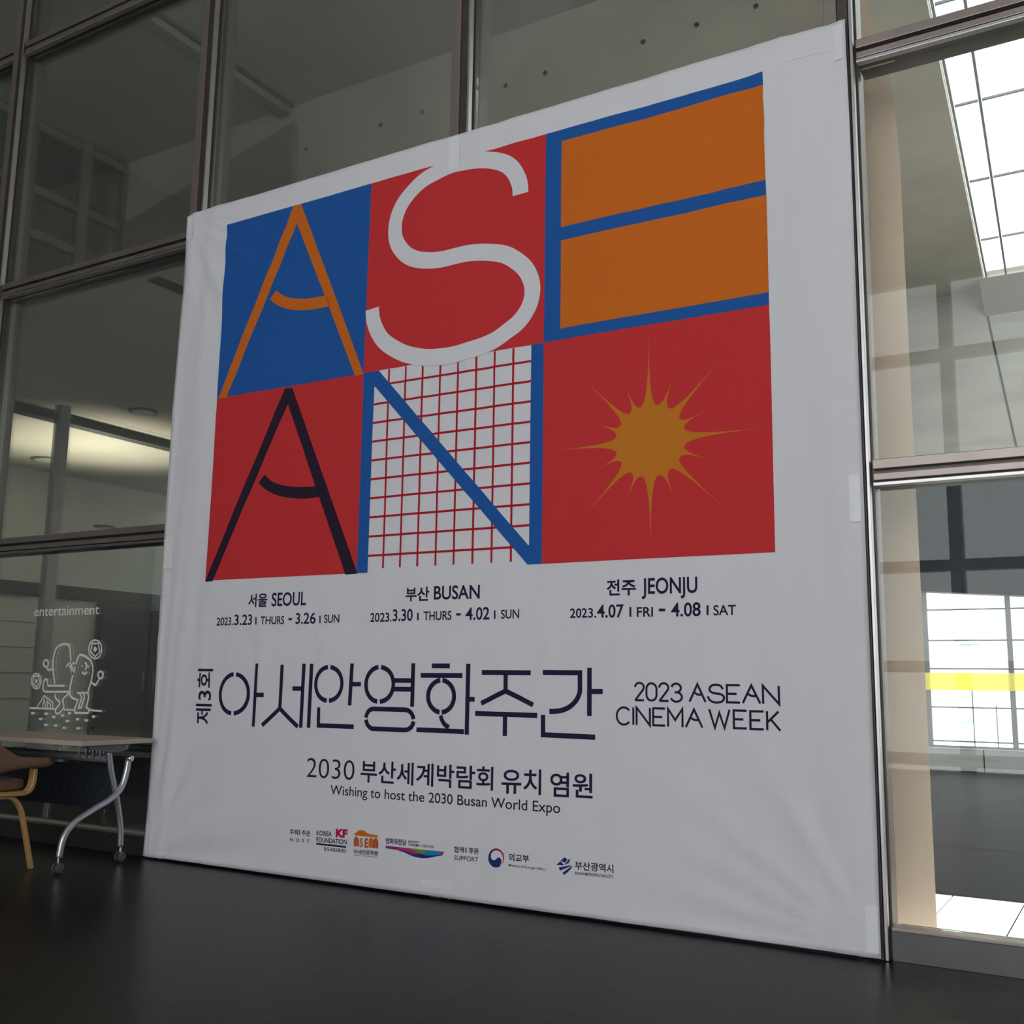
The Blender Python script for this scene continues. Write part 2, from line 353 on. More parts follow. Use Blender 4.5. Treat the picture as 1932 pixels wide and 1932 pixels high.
# ================================================================== CURTAIN WALL
win1 = tag(empty('window_1', (0, 0, 0)), kind='structure')
MX = [-9.66, -7.479, -5.275, -3.135, -.977, 1.20]
TZ = [.135, 1.985, 4.005, 6.075]
for x in MX:
    b = G().box(x-.10, x+.006, .052, .22, 0.001, HC).build('mullion', 'darkbronze', win1)
    G().box(x-.125, x-.065, .016, .051, 0.001, HC).build('mullion_cap', 'bronze', b, bevel=.003)
    G().box(x-.064, x-.016, .026, .051, 0.001, HC).build('mullion_cap', 'darkbronze', b)
    G().box(x-.010, x+.006, .012, .051, 0.001, HC).build('mullion_bead', 'steel', b, bevel=.003)
    G().box(x+.0065, x+.016, .06, .074, 0.001, HC).build('gasket', 'darkbronze', b)
for i in range(5):
    x0, x1 = MX[i]+.017, MX[i+1]-.126
    for z in TZ[1:]:
        b = G().box(x0, x1, .052, .20, z-.0, z+.11).build('transom', 'darkbronze', win1)
        G().box(x0, x1, .020, .051, z+.068, z+.112).build('transom_cap', 'bronze', b, bevel=.003)
        G().box(x0, x1, .024, .051, z+.018, z+.050).build('transom_cap', 'bronze', b, bevel=.003)
        G().box(x0, x1, .014, .051, z-.009, z+.009).build('transom_bead', 'steel', b, bevel=.003)
    zz = [.135] + [z for z in TZ[1:]] + [HC]
    for k in range(4):
        G().box(x0-.01, x1+.02, .075, .087, zz[k]+(.11 if k else .002), zz[k+1]-.011).build('pane', 'glass', win1)
    b = G().box(x0, x1, .035, .20, .001, .118).build('base_panel', 'base', win1)
    G().box(x0, x1, .022, .10, .119, .134).build('sill', 'bronze', b, bevel=.003)

# ---- sticker on the left pane
Z3 = lambda zx, zy: P(zx/4.83, 950+zy/4.83)
def stroke2d(pts, wd):
    """mitred ribbon in 2D -> verts, faces"""
    p = [Vector((a, b)) for a, b in pts]; n = len(p)
    closed = n > 2 and (p[0]-p[-1]).length < 1e-6
    L, R_ = [], []
    for i in range(n):
        if closed: a = p[i-1] if i > 0 else p[-2]; c = p[i+1] if i < n-1 else p[1]
        else: a = p[i-1] if i > 0 else None; c = p[i+1] if i < n-1 else None
        d1 = (p[i]-a).normalized() if a is not None else None; d2 = (c-p[i]).normalized() if c is not None else None
        if d1 is None: d1 = d2
        if d2 is None: d2 = d1
        n1 = Vector((-d1.y, d1.x)); n2 = Vector((-d2.y, d2.x)); m = (n1+n2)
        if m.length < 1e-4: m = n1
        m.normalize(); k = wd/2/max(.35, m.dot(n1))
        L.append(p[i]+m*k); R_.append(p[i]-m*k)
    v = L+R_; f = [(i, i+1, n+i+1, n+i) for i in range(n-1)]
    return [tuple(q) for q in v], f
def ell(cx, cy, rx, ry, a0=0, a1=360, n=32):
    return [(cx+rx*math.cos(math.radians(a0+(a1-a0)*i/n)), cy+ry*math.sin(math.radians(a0+(a1-a0)*i/n))) for i in range(n+1)]
def smooth2(p, n=5): return [(q.x, q.y) for q in catmull([(a, b, 0) for a, b in p], n)]
def text2d(t, offset=0.0):
    c = bpy.data.curves.new('t', 'FONT'); c.body = t; c.offset = offset; c.resolution_u = 5
    o = bpy.data.objects.new('t', c); COL.objects.link(o); bpy.context.view_layer.update()
    me = bpy.data.meshes.new_from_object(o.evaluated_get(bpy.context.evaluated_depsgraph_get()))
    v = [(q.co.x, q.co.y) for q in me.vertices]; f = [tuple(q.vertices) for q in me.polygons]
    bpy.data.objects.remove(o); bpy.data.curves.remove(c); bpy.data.meshes.remove(me)
    return v, f
YD = .0738
dec = empty('glass_sticker', (*[Z3(500, 1890)[0]], YD, Z3(500, 1890)[1]))
tag(dec, 'white line-drawn sticker of two football players on the left glass pane, lettered entertainment', 'sticker')
def dpart(name, strokes, wd=.014, polys=()):
    g = G(); ox, oz = dec.location.x, dec.location.z
    for s in strokes:
        v, f = stroke2d([Z3(*q) for q in s], wd); g.add([(a-ox, 0, b-oz) for a, b in v], f)
    for s in polys:
        v = [Z3(*q) for q in s]; g.add([(a-ox, 0, b-oz) for a, b in v], [tuple(range(len(v)))])
    return g.build(name, 'sticker', dec)
dpart('back_player', [smooth2([(415,1640),(398,1510),(402,1400),(430,1315),(480,1280),(530,1280),(552,1315),(560,1420),(580,1560)]),
    smooth2([(395,1505),(355,1515),(340,1487)]), ell(333,1455,22,32), [(500,1660),(350,1660)], smooth2([(350,1660),(345,1612),(330,1600),(315,1620),(308,1690),(325,1715)]), [(325,1715),(545,1715)],
    smooth2([(415,1735),(422,1775),(460,1820),(425,1870),(420,1905),(445,1915),(495,1860),(488,1785),(545,1730)]), smooth2([(517,1490),(550,1450),(590,1455),(607,1482)]), [(548,1470),(580,1560)]])
dpart('front_player', [smooth2([(550,1720),(560,1640),(610,1450),(640,1380),(680,1385),(740,1430),(762,1500),(750,1600),(715,1720)]),
    smooth2([(550,1720),(560,1760),(600,1785),(628,1790)]), [(628,1790),(590,1880),(600,1910),(715,1910),(732,1880),(700,1860),(725,1765),(715,1725),(615,1725)],
    [(680,1730),(683,1770),(652,1862),(630,1862),(660,1770),(640,1728)], [(745,1630),(785,1655),(825,1590)], ell(832,1560,24,32),
    smooth2([(690,1445),(708,1478),(690,1512)]), smooth2([(662,1532),(685,1552),(708,1532)])], polys=[ell(662,1478,7,9,n=10)[:-1], ell(722,1483,7,9,n=10)[:-1]])
for cx, cy, rx, ry in ((783,1325,60,85), (245,1617,44,70)):
    star = [(cx+rx*(.80 if k % 2 else .62)*math.sin(math.pi*k/5), cy-ry*(.80 if k % 2 else .62)*math.cos(math.pi*k/5)) for k in range(11)]
    dpart('football', [ell(cx, cy, rx, ry), star], .010, [ell(cx, cy, rx*.3, ry*.3, n=5)[:-1]])
dpart('tent', [[(250,1862),(315,1750),(395,1815),(395,1862)], [(303,1862),(315,1775),(330,1862)], [(347,1862),(342,1800),(375,1832),(375,1862)]], .009)
for q in ([(180,1865),(418,1873)], [(495,1878),(590,1885)], [(732,1885),(842,1893)]): dpart('ground_line', [q], .012)
for a, b in ((212,222),(333,227),(547,222),(483,243),(403,257),(767,254),(283,275),(620,278),(528,295),(700,288),(330,330),(420,337),(497,357),(625,361)):
    dpart('grass_dash', [[(a-15, b+1690), (a+15, b+1690)]], .016)
v, f = text2d('entertainment', .0)
xs_ = [q[0] for q in v]; ys_ = [q[1] for q in v]
A0, A1 = Z3(225, 1021), Z3(815, 1008); zt = Z3(815, 922)[1]-A1[1]
g = G(); g.add([(A0[0]+(q[0]-min(xs_))/(max(xs_)-min(xs_))*(A1[0]-A0[0])-dec.location.x, 0, A0[1]+(q[1]-min(ys_))/(max(ys_)-min(ys_))*zt-dec.location.z) for q in v], f)
g.build('lettering', 'sticker', dec)

# ================================================================== BANNER
bTL, bTR, bBR, bBL = (-5.385, 4.222), (-1.000, 4.223), (-.996, .012), (-5.412, .013)
BX0, BX1, BZ0, BZ1 = -5.40, -.998, .013, 4.222
NX, NZ = 176, 168
ZS1, ZS2 = CZ+.3655*S, CZ+.0628*S
def wr(x, z):
    """fold depth of the cloth (metres, positive towards the room)"""
    t = 0.0
    xl, xr = x-BX0, BX1-x
    t += .0035*noise.noise((x*1.6, z*.45, 3.1))+.0012*noise.noise((x*9, z*.6, 8.2))
    for zs, s in ((ZS1, 1.0), (ZS2, 1.15)):
        if z < zs:
            d = zs-z; t += s*.0040*math.exp(-d/.38)*noise.noise((x*13, d*1.2, zs*5))*min(1, d/.04)
            t -= .0014*math.exp(-d/.015)
        else:
            d = z-zs; t += s*.0030*math.exp(-d/.16)*noise.noise((x*14, d*1.5, zs*9))
    mr = math.exp(-(xr/.42)**2); ml = math.exp(-(xl/.38)**2)
    t += .0120*mr*noise.noise((x*11+z*.6, z*.28, 1.7)) + 0.0095*ml*noise.noise((x*12-z*.8, z*.30, 5.3))
    for cx, cz in ((BX1, BZ0), (BX0, BZ0), (BX1, BZ1), (BX0, BZ1)):
        dx, dz = x-cx, z-cz; r = math.hypot(dx, dz)
        if r < 1.6:
            a = math.atan2(abs(dz), abs(dx)); t += .014*noise.noise((a*5.5, cx+cz, 2.0))*min(1, r/.55)**1.5*max(0, 1-r/1.6)**1.1
    t += .006*math.exp(-(((x+3.13)/.5)**2))*noise.noise((x*6, z*.2, 9.9))*(.5+.5*math.exp(-abs(z-4.2)/.8))
    return t*2.3
WG = [[wr(BX0+(BX1-BX0)*i/NX, BZ0+(BZ1-BZ0)*j/NZ) for j in range(NZ+1)] for i in range(NX+1)]
def W(x, z):
    a = min(max((x-BX0)/(BX1-BX0)*NX, 0), NX-1e-6); b = min(max((z-BZ0)/(BZ1-BZ0)*NZ, 0), NZ-1e-6)
    i, j = int(a), int(b); a -= i; b -= j
    return (WG[i][j]*(1-a)+WG[i+1][j]*a)*(1-b)+(WG[i][j+1]*(1-a)+WG[i+1][j+1]*a)*b
BY = -.006
ban = empty('event_banner', ((BX0+BX1)/2, 0, BZ0))
tag(ban, 'large white fabric film festival banner with colourful ASEAN letter grid, hung on the glass', 'banner')
OX, OZ = ban.location.x, ban.location.z
v = []; f = []
for i in range(NX+1):
    for j in range(NZ+1):
        x = BX0+(BX1-BX0)*i/NX; z = BZ0+(BZ1-BZ0)*j/NZ
        # the hems wander a little
        e = (.006*math.sin(z*2.1)+.003*noise.noise((z*3, 0, 0)))*((1-i/NX)**8)
        s_ = -.012*((1-i/NX)**6)*(1-j/NZ)
        zz = z+.004*noise.noise((x*2.5, 4, 0))*((j/NZ)**12 + (1-j/NZ)**12) + (.012*math.exp(-((x-BX0)/.03)**2)*-1 if j == NZ else 0)
        v.append((x+e+s_-OX, BY-WG[i][j], zz-OZ))
for i in range(NX):
    for j in range(NZ):
        a = i*(NZ+1)+j; f.append((a, a+NZ+1, a+NZ+2, a+1))
g = G(); g.add(v, f); cl = g.build('cloth', 'white', ban, smooth=True)
bm = bmesh.new(); bm.from_mesh(cl.data)
bm.faces.ensure_lookup_table()
if bm.faces[0].normal.y > 0: bmesh.ops.reverse_faces(bm, faces=bm.faces)
bm.to_mesh(cl.data); bm.free()
sm = cl.modifiers.new('hem', 'SOLIDIFY'); sm.thickness = .003; sm.offset = -1
DX, DZ = (BX1-BX0)/NX, (BZ1-BZ0)/NZ
def fold_normal(x, z):
    gx = (W(x+DX*.5, z)-W(x-DX*.5, z))/DX; gz = (W(x, z+DZ*.5)-W(x, z-DZ*.5))/DZ
    return Vector((-gx, -1, -gz)).normalized()
cl.data.normals_split_custom_set_from_vertices([fold_normal(q.co.x+OX, q.co.z+OZ) for q in cl.data.vertices])
def onbanner(name, v2, faces, m, layer=1, parent=None, label=None):
    """lay a flat 2D mesh (X, Z) onto the folded cloth"""
    me = bpy.data.meshes.new(name); me.from_pydata([(a, 0, b) for a, b in v2], [], faces)
    bm = bmesh.new(); bm.from_mesh(me)
    x0, x1 = min(a for a, b in v2), max(a for a, b in v2); z0, z1 = min(b for a, b in v2), max(b for a, b in v2)
    for i in range(int((x0-BX0)/DX)+1, int((x1-BX0)/DX)+1):
        bmesh.ops.bisect_plane(bm, geom=bm.verts[:]+bm.edges[:]+bm.faces[:], plane_co=(BX0+DX*i, 0, 0), plane_no=(1, 0, 0), dist=1e-6)
    for j in range(int((z0-BZ0)/DZ)+1, int((z1-BZ0)/DZ)+1):
        bmesh.ops.bisect_plane(bm, geom=bm.verts[:]+bm.edges[:]+bm.faces[:], plane_co=(0, 0, BZ0+DZ*j), plane_no=(0, 0, 1), dist=1e-6)
    bmesh.ops.triangulate(bm, faces=[q for q in bm.faces if len(q.verts) > 4])
    for q in bm.verts: q.co = (q.co.x-OX, BY-W(q.co.x, q.co.z)-.0006-.0007*layer, q.co.z-OZ)
    for q in bm.faces:
        q.normal_update()
        if q.normal.y > 0: q.normal_flip()
        q.smooth = True
    bm.to_mesh(me); bm.free(); me.materials.append(MT[m])
    me.normals_split_custom_set_from_vertices([fold_normal(q.co.x+OX, q.co.z+OZ) for q in me.vertices])
    o = bpy.data.objects.new(name, me); link(o, parent or ban)
    if label: o['label'] = label
    return o
def rect(x0, x1, z0, z1): return [(x0, z0), (x1, z0), (x1, z1), (x0, z1)], [(0, 1, 2, 3)]
def poly(name, pts, m, layer=1, **k): return onbanner(name, pts, [tuple(range(len(pts)))], m, layer, **k)
def polyfill(name, pts, m, layer=1, **k):
    """concave outline -> triangulated"""
    from mathutils.geometry import tessellate_polygon
    t = tessellate_polygon([[Vector((a, b, 0)) for a, b in pts]])
    return onbanner(name, pts, [tuple(q) for q in t], m, layer, **k)
def strokes(name, L, wd, m, layer=1, **k):
    V, Fc = [], []
    for s in L:
        a, b = stroke2d(s, wd); n = len(V); V += a; Fc += [tuple(i+n for i in q) for q in b]
    return onbanner(name, V, Fc, m, layer, **k)
c0, c1, c2, c3 = -1.0650*S, -.8093*S, -.5540*S, -.2967*S
q0, q1, q2 = CZ+.6312*S, CZ+.3788*S, CZ+.1287*S
onbanner('blue_panel', *rect(c0, c1, q1, q0), 'blue', 1, label='blue square behind the orange letter A')
onbanner('red_panel', *rect(c1, c2, q1, q0), 'red', 1, label='red square behind the white letter S')
onbanner('blue_panel', *rect(c2, c3, q1, q0), 'blue', 1, label='blue square forming the letter E')
onbanner('red_panel', *rect(c0, c1, q2, q1), 'red', 1, label='red square behind the black letter A')
onbanner('red_panel', *rect(c2, c3, q2, q1), 'red', 1, label='red square behind the starburst')
# E: two orange bars
a, b = P(1061, 268), P(1060, 430); c, d = P(1061, 455), P(1058, 621)
onbanner('letter_e_bar', *rect((a[0]+b[0])/2, c3, b[1], a[1]), 'orange', 2)
onbanner('letter_e_bar', *rect((c[0]+d[0])/2, c3, d[1], c[1]), 'orange', 2)
# letters A
def letter_a(px, m):
    h = .0
    V, Fc = [], []
    def quad(*pts):
        n = len(V); V.extend(P(*q) for q in pts); Fc.append(tuple(range(n, n+len(pts))))
    for q in px['quads']: quad(*q)
    arc = px['arc']; n = len(V); k = len(arc[0])
    V.extend(P(*q) for q in smooth2(arc[0], 5)); m_ = len(V)-n
    V.extend(P(*q) for q in smooth2(arc[1], 5))
    Fc.extend((n+i, n+i+1, n+m_+i+1, n+m_+i) for i in range(m_-1))
    return onbanner('letter_a', V, Fc, m, 2)
za = lambda x, y: (330+x/3.5775, 240+y/3.5775)
letter_a(dict(quads=[[za(810,528), za(858,524), za(828,650), za(355,1828), za(297,1834)], [za(858,524), za(1285,1672), za(1225,1682), za(828,650)]],
    arc=([za(690,1105), za(740,1140), za(800,1157), za(880,1160), za(960,1150), za(1030,1137)], [za(645,1163), za(700,1205), za(780,1232), za(870,1237), za(960,1229), za(1060,1208)])), 'orange')
zb = lambda x, y: (370+x/4.494, 690+y/4.494)
letter_a(dict(quads=[[zb(758,193), zb(820,190), zb(782,325), zb(150,1830), zb(86,1834)], [zb(820,190), zb(1375,1765), zb(1270,1772), zb(782,325)]],
    arc=([zb(593,925), zb(650,980), zb(740,1015), zb(850,1028), zb(950,1028), zb(1040,1022)], [zb(538,992), zb(610,1060), zb(720,1108), zb(840,1125), zb(940,1128), zb(1060,1112)])), 'black')
# S
zs = lambda x, y: P(670+x/3.943, 230+y/3.943)
scl = [(1238,543),(1234,480),(1215,420),(1175,355),(1110,310),(1020,290),(930,290),(820,305),(720,330),(610,385),(520,440),(430,525),(360,620),(320,720),(308,810),(318,890),(350,950),(400,1000),(470,1030),(560,1037),(650,1028),(740,1005),(830,985),(930,975),(1040,977),(1130,995),(1210,1040),(1275,1100),(1315,1180),(1326,1260),(1310,1350),(1270,1430),(1215,1500),(1140,1560),(1040,1630),(920,1680),(780,1725),(650,1750),(530,1757),(400,1735),(300,1690),(220,1630),(170,1550),(145,1470),(139,1395)]
sp = smooth2([zs(*q) for q in scl], 4)
strokes('letter_s', [sp], .098, 'white', 4)
# N with its grid
zn = lambda x, y: P(660+x/4.11, 630+y/4.11)
vb = [(262,1838),(395,1832),(529,1825),(667,1818),(808,1810),(953,1804),(1101,1797),(1250,1790)]
X = [zn(*q)[0] for q in vb]; X = [X[0]+(X[7]-X[0])*i/7 for i in range(8)]
hl = [(195,550),(190,700),(185,845),(180,990),(175,1135),(168,1280),(163,1425),(157,1575),(150,1722)]
Zl = [zn(*q)[1] for q in hl]; st = (Zl[-1]-Zl[0])/8; Z = [Zl[0]+st*(i-1) for i in range(10)]
nl, nr = zn(170, 1135)[0], zn(1400, 1010)[0]
grid = [[(x, q2+.02), (x, q1-.002)] for x in X] + [[(nl, z), (nr, z)] for z in Z]
for s in grid: strokes('grid_line', [s], .0125, 'gridred', 1)
onbanner('letter_n_stem', *rect(c1, nl, q2, q1), 'blue', 2)
onbanner('letter_n_stem', *rect(nr, c2, q2, q1), 'blue', 2)
u1, u2_, l1, l2 = zn(235, 300), zn(1400, 1646), zn(197, 402), zn(1380, 1787)
poly('letter_n_diagonal', [(nl, q1), (u1[0], q1), (nr, u2_[1]), (nr, q2), (l2[0], q2), (nl, l1[1])], 'blue', 3)
tl_ = [(nl, q1-.0), (nr, q1)]
# starburst
z6 = lambda x, y: P(1000+x/3.716, 560+y/3.716)
tips = [(836,250),(1020,530),(1398,378),(1310,757),(1660,916),(1312,1157),(1413,1520),(1035,1445),(852,1785),(665,1475),(342,1588),(425,1240),(130,1085),(412,875),(340,542),(655,590)]
vals = [(893,763),(980,785),(1050,855),(1085,925),(1085,1045),(1050,1130),(985,1210),(905,1252),(790,1262),(715,1235),(648,1165),(613,1095),(613,985),(645,905),(705,823),(780,778)]
T = [Vector(z6(*q)) for q in tips]; VV = [Vector(z6(*q)) for q in vals]; cen = sum(VV, Vector((0, 0)))/16
R0 = sum((q-cen).length for q in VV)/16
out = []
def bez(a, b, c, d, n=7):
    return [a*(1-t)**3+b*3*t*(1-t)**2+c*3*t*t*(1-t)+d*t**3 for t in [i/n for i in range(n)]]
for i in range(16):
    tip = T[i]; ax = (tip-cen); Ln = ax.length; ax.normalize()
    va, vb_ = VV[i-1], VV[i]
    def tang(vp, sgn):
        r = (vp-cen).normalized(); return Vector((r.y, -r.x))*sgn
    hin = .66*(Ln-R0); hv = .030
    out += bez(va, va+tang(va, 1)*hv, tip-ax*hin, tip) + bez(tip, tip-ax*hin, vb_-tang(vb_, 1)*hv, vb_)
onbanner('starburst', [(cen.x, cen.y)]+[(q.x, q.y) for q in out], [(0, i+1, (i+1) % len(out)+1) for i in range(len(out))], 'ochre', 2)

# ---- lettering
CAPH = None
def text(t, bl, br, top, m='navy', mode='cap', off=0.0, layer=1, name='lettering', split=0, zf=lambda x, y: (x, y)):
    global CAPH
    v, f = text2d(t, off)
    if CAPH is None:
        h, _ = text2d('H'); CAPH = max(q[1] for q in h)
    a, b, c = P(*zf(*bl)), P(*zf(*br)), P(*zf(bl[0], top))
    xs = [q[0] for q in v]; ys = [q[1] for q in v]; xa, xb = min(xs), max(xs)
    ya, yb = (0.0, CAPH) if mode == 'cap' else (min(ys), max(ys))
    h = c[1]-a[1]
    vv = [(a[0]+(x-xa)/(xb-xa)*(b[0]-a[0]), a[1]+(b[1]-a[1])*(x-xa)/(xb-xa)+(y-ya)/(yb-ya)*h) for x, y in v]
    if not split: return onbanner(name, vv, f, m, layer)
    # one part per word: cut where the gap between glyphs is wide
    iv = sorted((min(v[i][0] for i in q), max(v[i][0] for i in q)) for q in f); cuts = []; e = iv[0][1]
    for a_, b_ in iv:
        if a_-e > split: cuts.append((a_+e)/2)
        e = max(e, b_)
    for k in range(len(cuts)+1):
        lo = cuts[k-1] if k else -1e9; hi = cuts[k] if k < len(cuts) else 1e9
        fs = [q for q in f if lo < v[q[0]][0] < hi]; ids = sorted({i for q in fs for i in q}); mp = {i: n for n, i in enumerate(ids)}
        onbanner(name, [vv[i] for i in ids], [tuple(mp[i] for i in q) for q in fs], m, layer)
def bar(x, y0, y1, wd=.010, m='navy', zf=None): strokes('divider_bar', [[P(*zf(x, y0)), P(*zf(x, y1))]], wd, m)
def dash(x0, x1, y, wd=.012, zf=None): strokes('dash', [[P(*zf(x0, y)), P(*zf(x1, y))]], wd, 'navy')
z7 = lambda x, y: (390+x/3.167, 1070+y/3.167)
z8 = lambda x, y: (1000+x/3.864, 1060+y/3.864)
kw = dict(zf=z7, off=.017)
text('서울', (252,242), (368,239), 160, mode='bbox', zf=z7, off=.024); text('SEOUL', (392,233), (597,226), 157, **kw)
text('2023.', (65,349), (168,346), 304, **kw); text('3.23', (173,346), (277,344), 287, **kw); bar(302, 300, 345, zf=z7)
text('THURS', (330,342), (467,339), 297, **kw); dash(492, 513, 311, zf=z7); text('3.26', (535,339), (652,336), 277, **kw); bar(678, 290, 335, zf=z7); text('SUN', (704,333), (795,331), 286, **kw)
text('부산', (1193,207), (1333,203), 122, mode='bbox', zf=z7, off=.024); text('BUSAN', (1361,193), (1633,187), 116, **kw)
text('2023.', (982,327), (1107,324), 277, **kw); text('3.30', (1114,322), (1237,320), 255, **kw); bar(1268, 273, 318, zf=z7)
text('THURS', (1298,318), (1467,314), 267, **kw); dash(1495, 1522, 283, zf=z7); text('4.02', (1550,315), (1690,311), 245, **kw); bar(1723, 258, 310, zf=z7); text('SUN', (1759,308), (1867,304), 257, **kw)
kw = dict(zf=z8, off=.017)
text('전주', (563,250), (778,245), 132, mode='bbox', zf=z8, off=.024); text('JEONJU', (820,234), (1225,224), 124, **kw)
text('2023.', (293,408), (487,405), 343, **kw); text('4.07', (492,406), (690,404), 316, **kw); bar(737, 330, 402, zf=z8); text('FRI', (783,401), (903,399), 333, **kw)
dash(945, 990, 352, .014, zf=z8); text('4.08', (1033,398), (1250,394), 303, **kw); bar(1298, 318, 390, zf=z8); text('SAT', (1340,390), (1503,386), 319, **kw)
# ---- hand-drawn title
ta = lambda x, y: P(350+x/5.52, 1230+y/5.52)
tb = lambda x, y: P(660+x/7.728, 1230+y/7.728)
tcx = lambda x, y: P(880+x/6.9, 1230+y/6.9)
def line(fn, *pts): return [fn(*q) for q in pts]
def ring(fn, top, bot, left, right, gap=5):
    t, b, l, r = fn(*top), fn(*bot), fn(*left), fn(*right)
    cx, cz = (l[0]+r[0])/2, (t[1]+b[1])/2; rx, rz = (r[0]-l[0])/2, (t[1]-b[1])/2
    return [ell(cx, cz, rx, rz, 90+gap, 270-gap), ell(cx, cz, rx, rz, -90+gap, 90-gap)]
TW = .0255
syl = [
 ring(ta, (528,232), (503,640), (370,435), (663,420)) + [line(ta, (757,120), (708,778)), line(ta, (735,447), (825,447))],
 [line(ta, (1014,133), (988,592)), line(ta, (805,765), (988,588), (1175,780)), line(ta, (1242,123), (1205,790)), line(ta, (1122,382), (1225,382)), line(ta, (1315,123), (1285,790))],
 ring(ta, (1502,158), (1494,508), (1360,330), (1638,320)) + [line(ta, (1745,120), (1718,558)), line(ta, (1735,336), (1835,336)), line(ta, (1394,577), (1390,765), (1760,779))],
 ring(tb, (452,222), (432,725), (248,480), (645,470)) + [line(tb, (650,416), (920,418)), line(tb, (650,541), (915,545)), line(tb, (940,165), (922,800)),
    [tb(*q) for q in smooth2([(248,958),(262,905),(295,855),(340,832),(380,830)])]+line(tb, (820,843))+[tb(*q) for q in smooth2([(860,850),(905,885),(932,935),(942,980)])],
    [tb(*q) for q in smooth2([(250,986),(262,1040),(295,1090),(340,1118),(380,1120)])]+line(tb, (820,1138))+[tb(*q) for q in smooth2([(860,1130),(905,1098),(932,1055),(942,1012)])]],
 [line(tb, (1200,203), (1470,204)), line(tb, (1043,342), (1652,344))] + ring(tb, (1343,412), (1330,880), (1148,640), (1530,640)) + [[tb(*q) for q in smooth2([(1330,925),(1350,990),(1390,1055),(1455,1102)])],
    line(tb, (983,1133), (1672,1162)), line(tb, (1733,173), (1712,1205)), line(tb, (1735,690), (1825,690))],
 [line(tcx, (203,267), (840,272)), line(tcx, (516,270), (514,510)), line(tcx, (193,670), (514,508), (872,690)), line(tcx, (117,800), (927,827)), line(tcx, (508,825), (505,1095))],
 [line(tcx, (1003,268), (1482,272), (1482,490))+[tcx(*q) for q in smooth2([(1478,530),(1440,620),(1360,705),(1260,755),(1170,772),(1085,774)])], line(tcx, (1608,207), (1606,833)), line(tcx, (1610,515), (1780,515)), line(tcx, (1004,820), (1003,1078), (1682,1110))]]
for s in syl: strokes('title_syllable', s, TW, 'navy', 1)
# 제3회 turned a quarter
v, f = text2d('제3회', .012)
xs = [q[0] for q in v]; ys = [q[1] for q in v]; a, b = ta(112, 750), ta(300, 176)
onbanner('lettering', [(a[0]+(1-(y-min(ys))/(max(ys)-min(ys)))*(b[0]-a[0]), a[1]+(x-min(xs))/(max(xs)-min(xs))*(b[1]-a[1])) for x, y in v], f, 'navy')
# ---- thin English title
def arc(cx, cy, rx, ry, a0, a1, n=14): return ell(cx, cy, rx, ry, a0, a1, n)
GL = {
 '2': [arc(.5,.75,.48,.25,180,-35)+[(.03,0)], [(0,0),(1,0)]],
 '0': [arc(.5,.68,.5,.32,85,180,8)+arc(.5,.32,.5,.32,180,275,8), arc(.5,.32,.5,.32,-85,0,8)+arc(.5,.68,.5,.32,0,95,8)],
 '3': [arc(.5,.76,.42,.24,170,-85), arc(.5,.26,.5,.26,90,-165), [(.35,.52),(.5,.52)]],
 'A': [[(0,0),(.5,1),(1,0)], smooth2([(.33,.52),(.45,.44),(.6,.41),(.76,.42)],4)],
 'S': [smooth2([(.9,.74),(.8,.92),(.55,1),(.3,.97),(.13,.83),(.13,.66),(.3,.54),(.55,.5),(.8,.46),(.97,.32),(.92,.12),(.7,.01),(.4,0),(.12,.12),(.0,.34)],5)],
 'E': [[(1,1),(.02,1),(.02,0),(1,0)], [(0,.5),(.75,.5)]],
 'N': [[(.02,0),(.02,1),(.98,0),(.98,1)]],
 'C': [arc(.52,.5,.52,.5,40,320,24)], 'I': [[(.5,0),(.5,1)]],
 'M': [[(.02,0),(.02,1),(.5,.38),(.98,1),(.98,0)]],
 'W': [[(0,1),(.26,0),(.5,.82),(.74,0),(1,1)]],
 'K': [[(.02,0),(.02,1)], [(.9,1),(.05,.42)], [(.3,.58),(1,0)]]}
z4 = lambda x, y: P(1140+x/5.367, 1260+y/5.367)
def thin(ch, x0, x1, yt, yb):
    a, b = z4(x0, yb), z4(x1, yb); xm = (x0+x1)/2; zt, zb_ = z4(xm, yt)[1], z4(xm, yb)[1]
    strokes('thin_letter', [[(a[0]+(b[0]-a[0])*u, zb_+(zt-zb_)*w_) for u, w_ in s] for s in GL[ch]], .0105, 'navy')
for a in (('2',320,412,152,328),('0',437,538,157,331),('2',565,660,156,335),('3',683,793,160,343),('A',868,1032,165,345),('S',1056,1224,171,350),('E',1247,1380,176,351),('A',1408,1582,178,360),('N',1608,1778,182,366),
          ('C',137,272,400,574),('I',293,313,400,577),('N',334,474,404,581),('E',502,625,411,583),('M',652,802,415,598),('A',832,998,421,603),('W',1071,1278,422,608),('E',1317,1450,433,612),('E',1485,1620,441,621),('K',1652,1785,441,634)): thin(*a)
# ---- slogan
z5 = lambda x, y: (560+x/3.22, 1400+y/3.22)
text('2030', (62,212), (353,232), 95, zf=z5, off=-.008); text('부산세계박람회', (390,243), (1195,296), 108, mode='bbox', zf=z5, off=.014)
text('유치', (1245,312), (1487,322), 160, mode='bbox', zf=z5, off=.014); text('염원', (1542,330), (1800,344), 181, mode='bbox', zf=z5, off=.014)
text('Wishing to host the 2030 Busan World Expo', (208,316), (1603,432), 260, zf=z5, off=.006, split=.16)
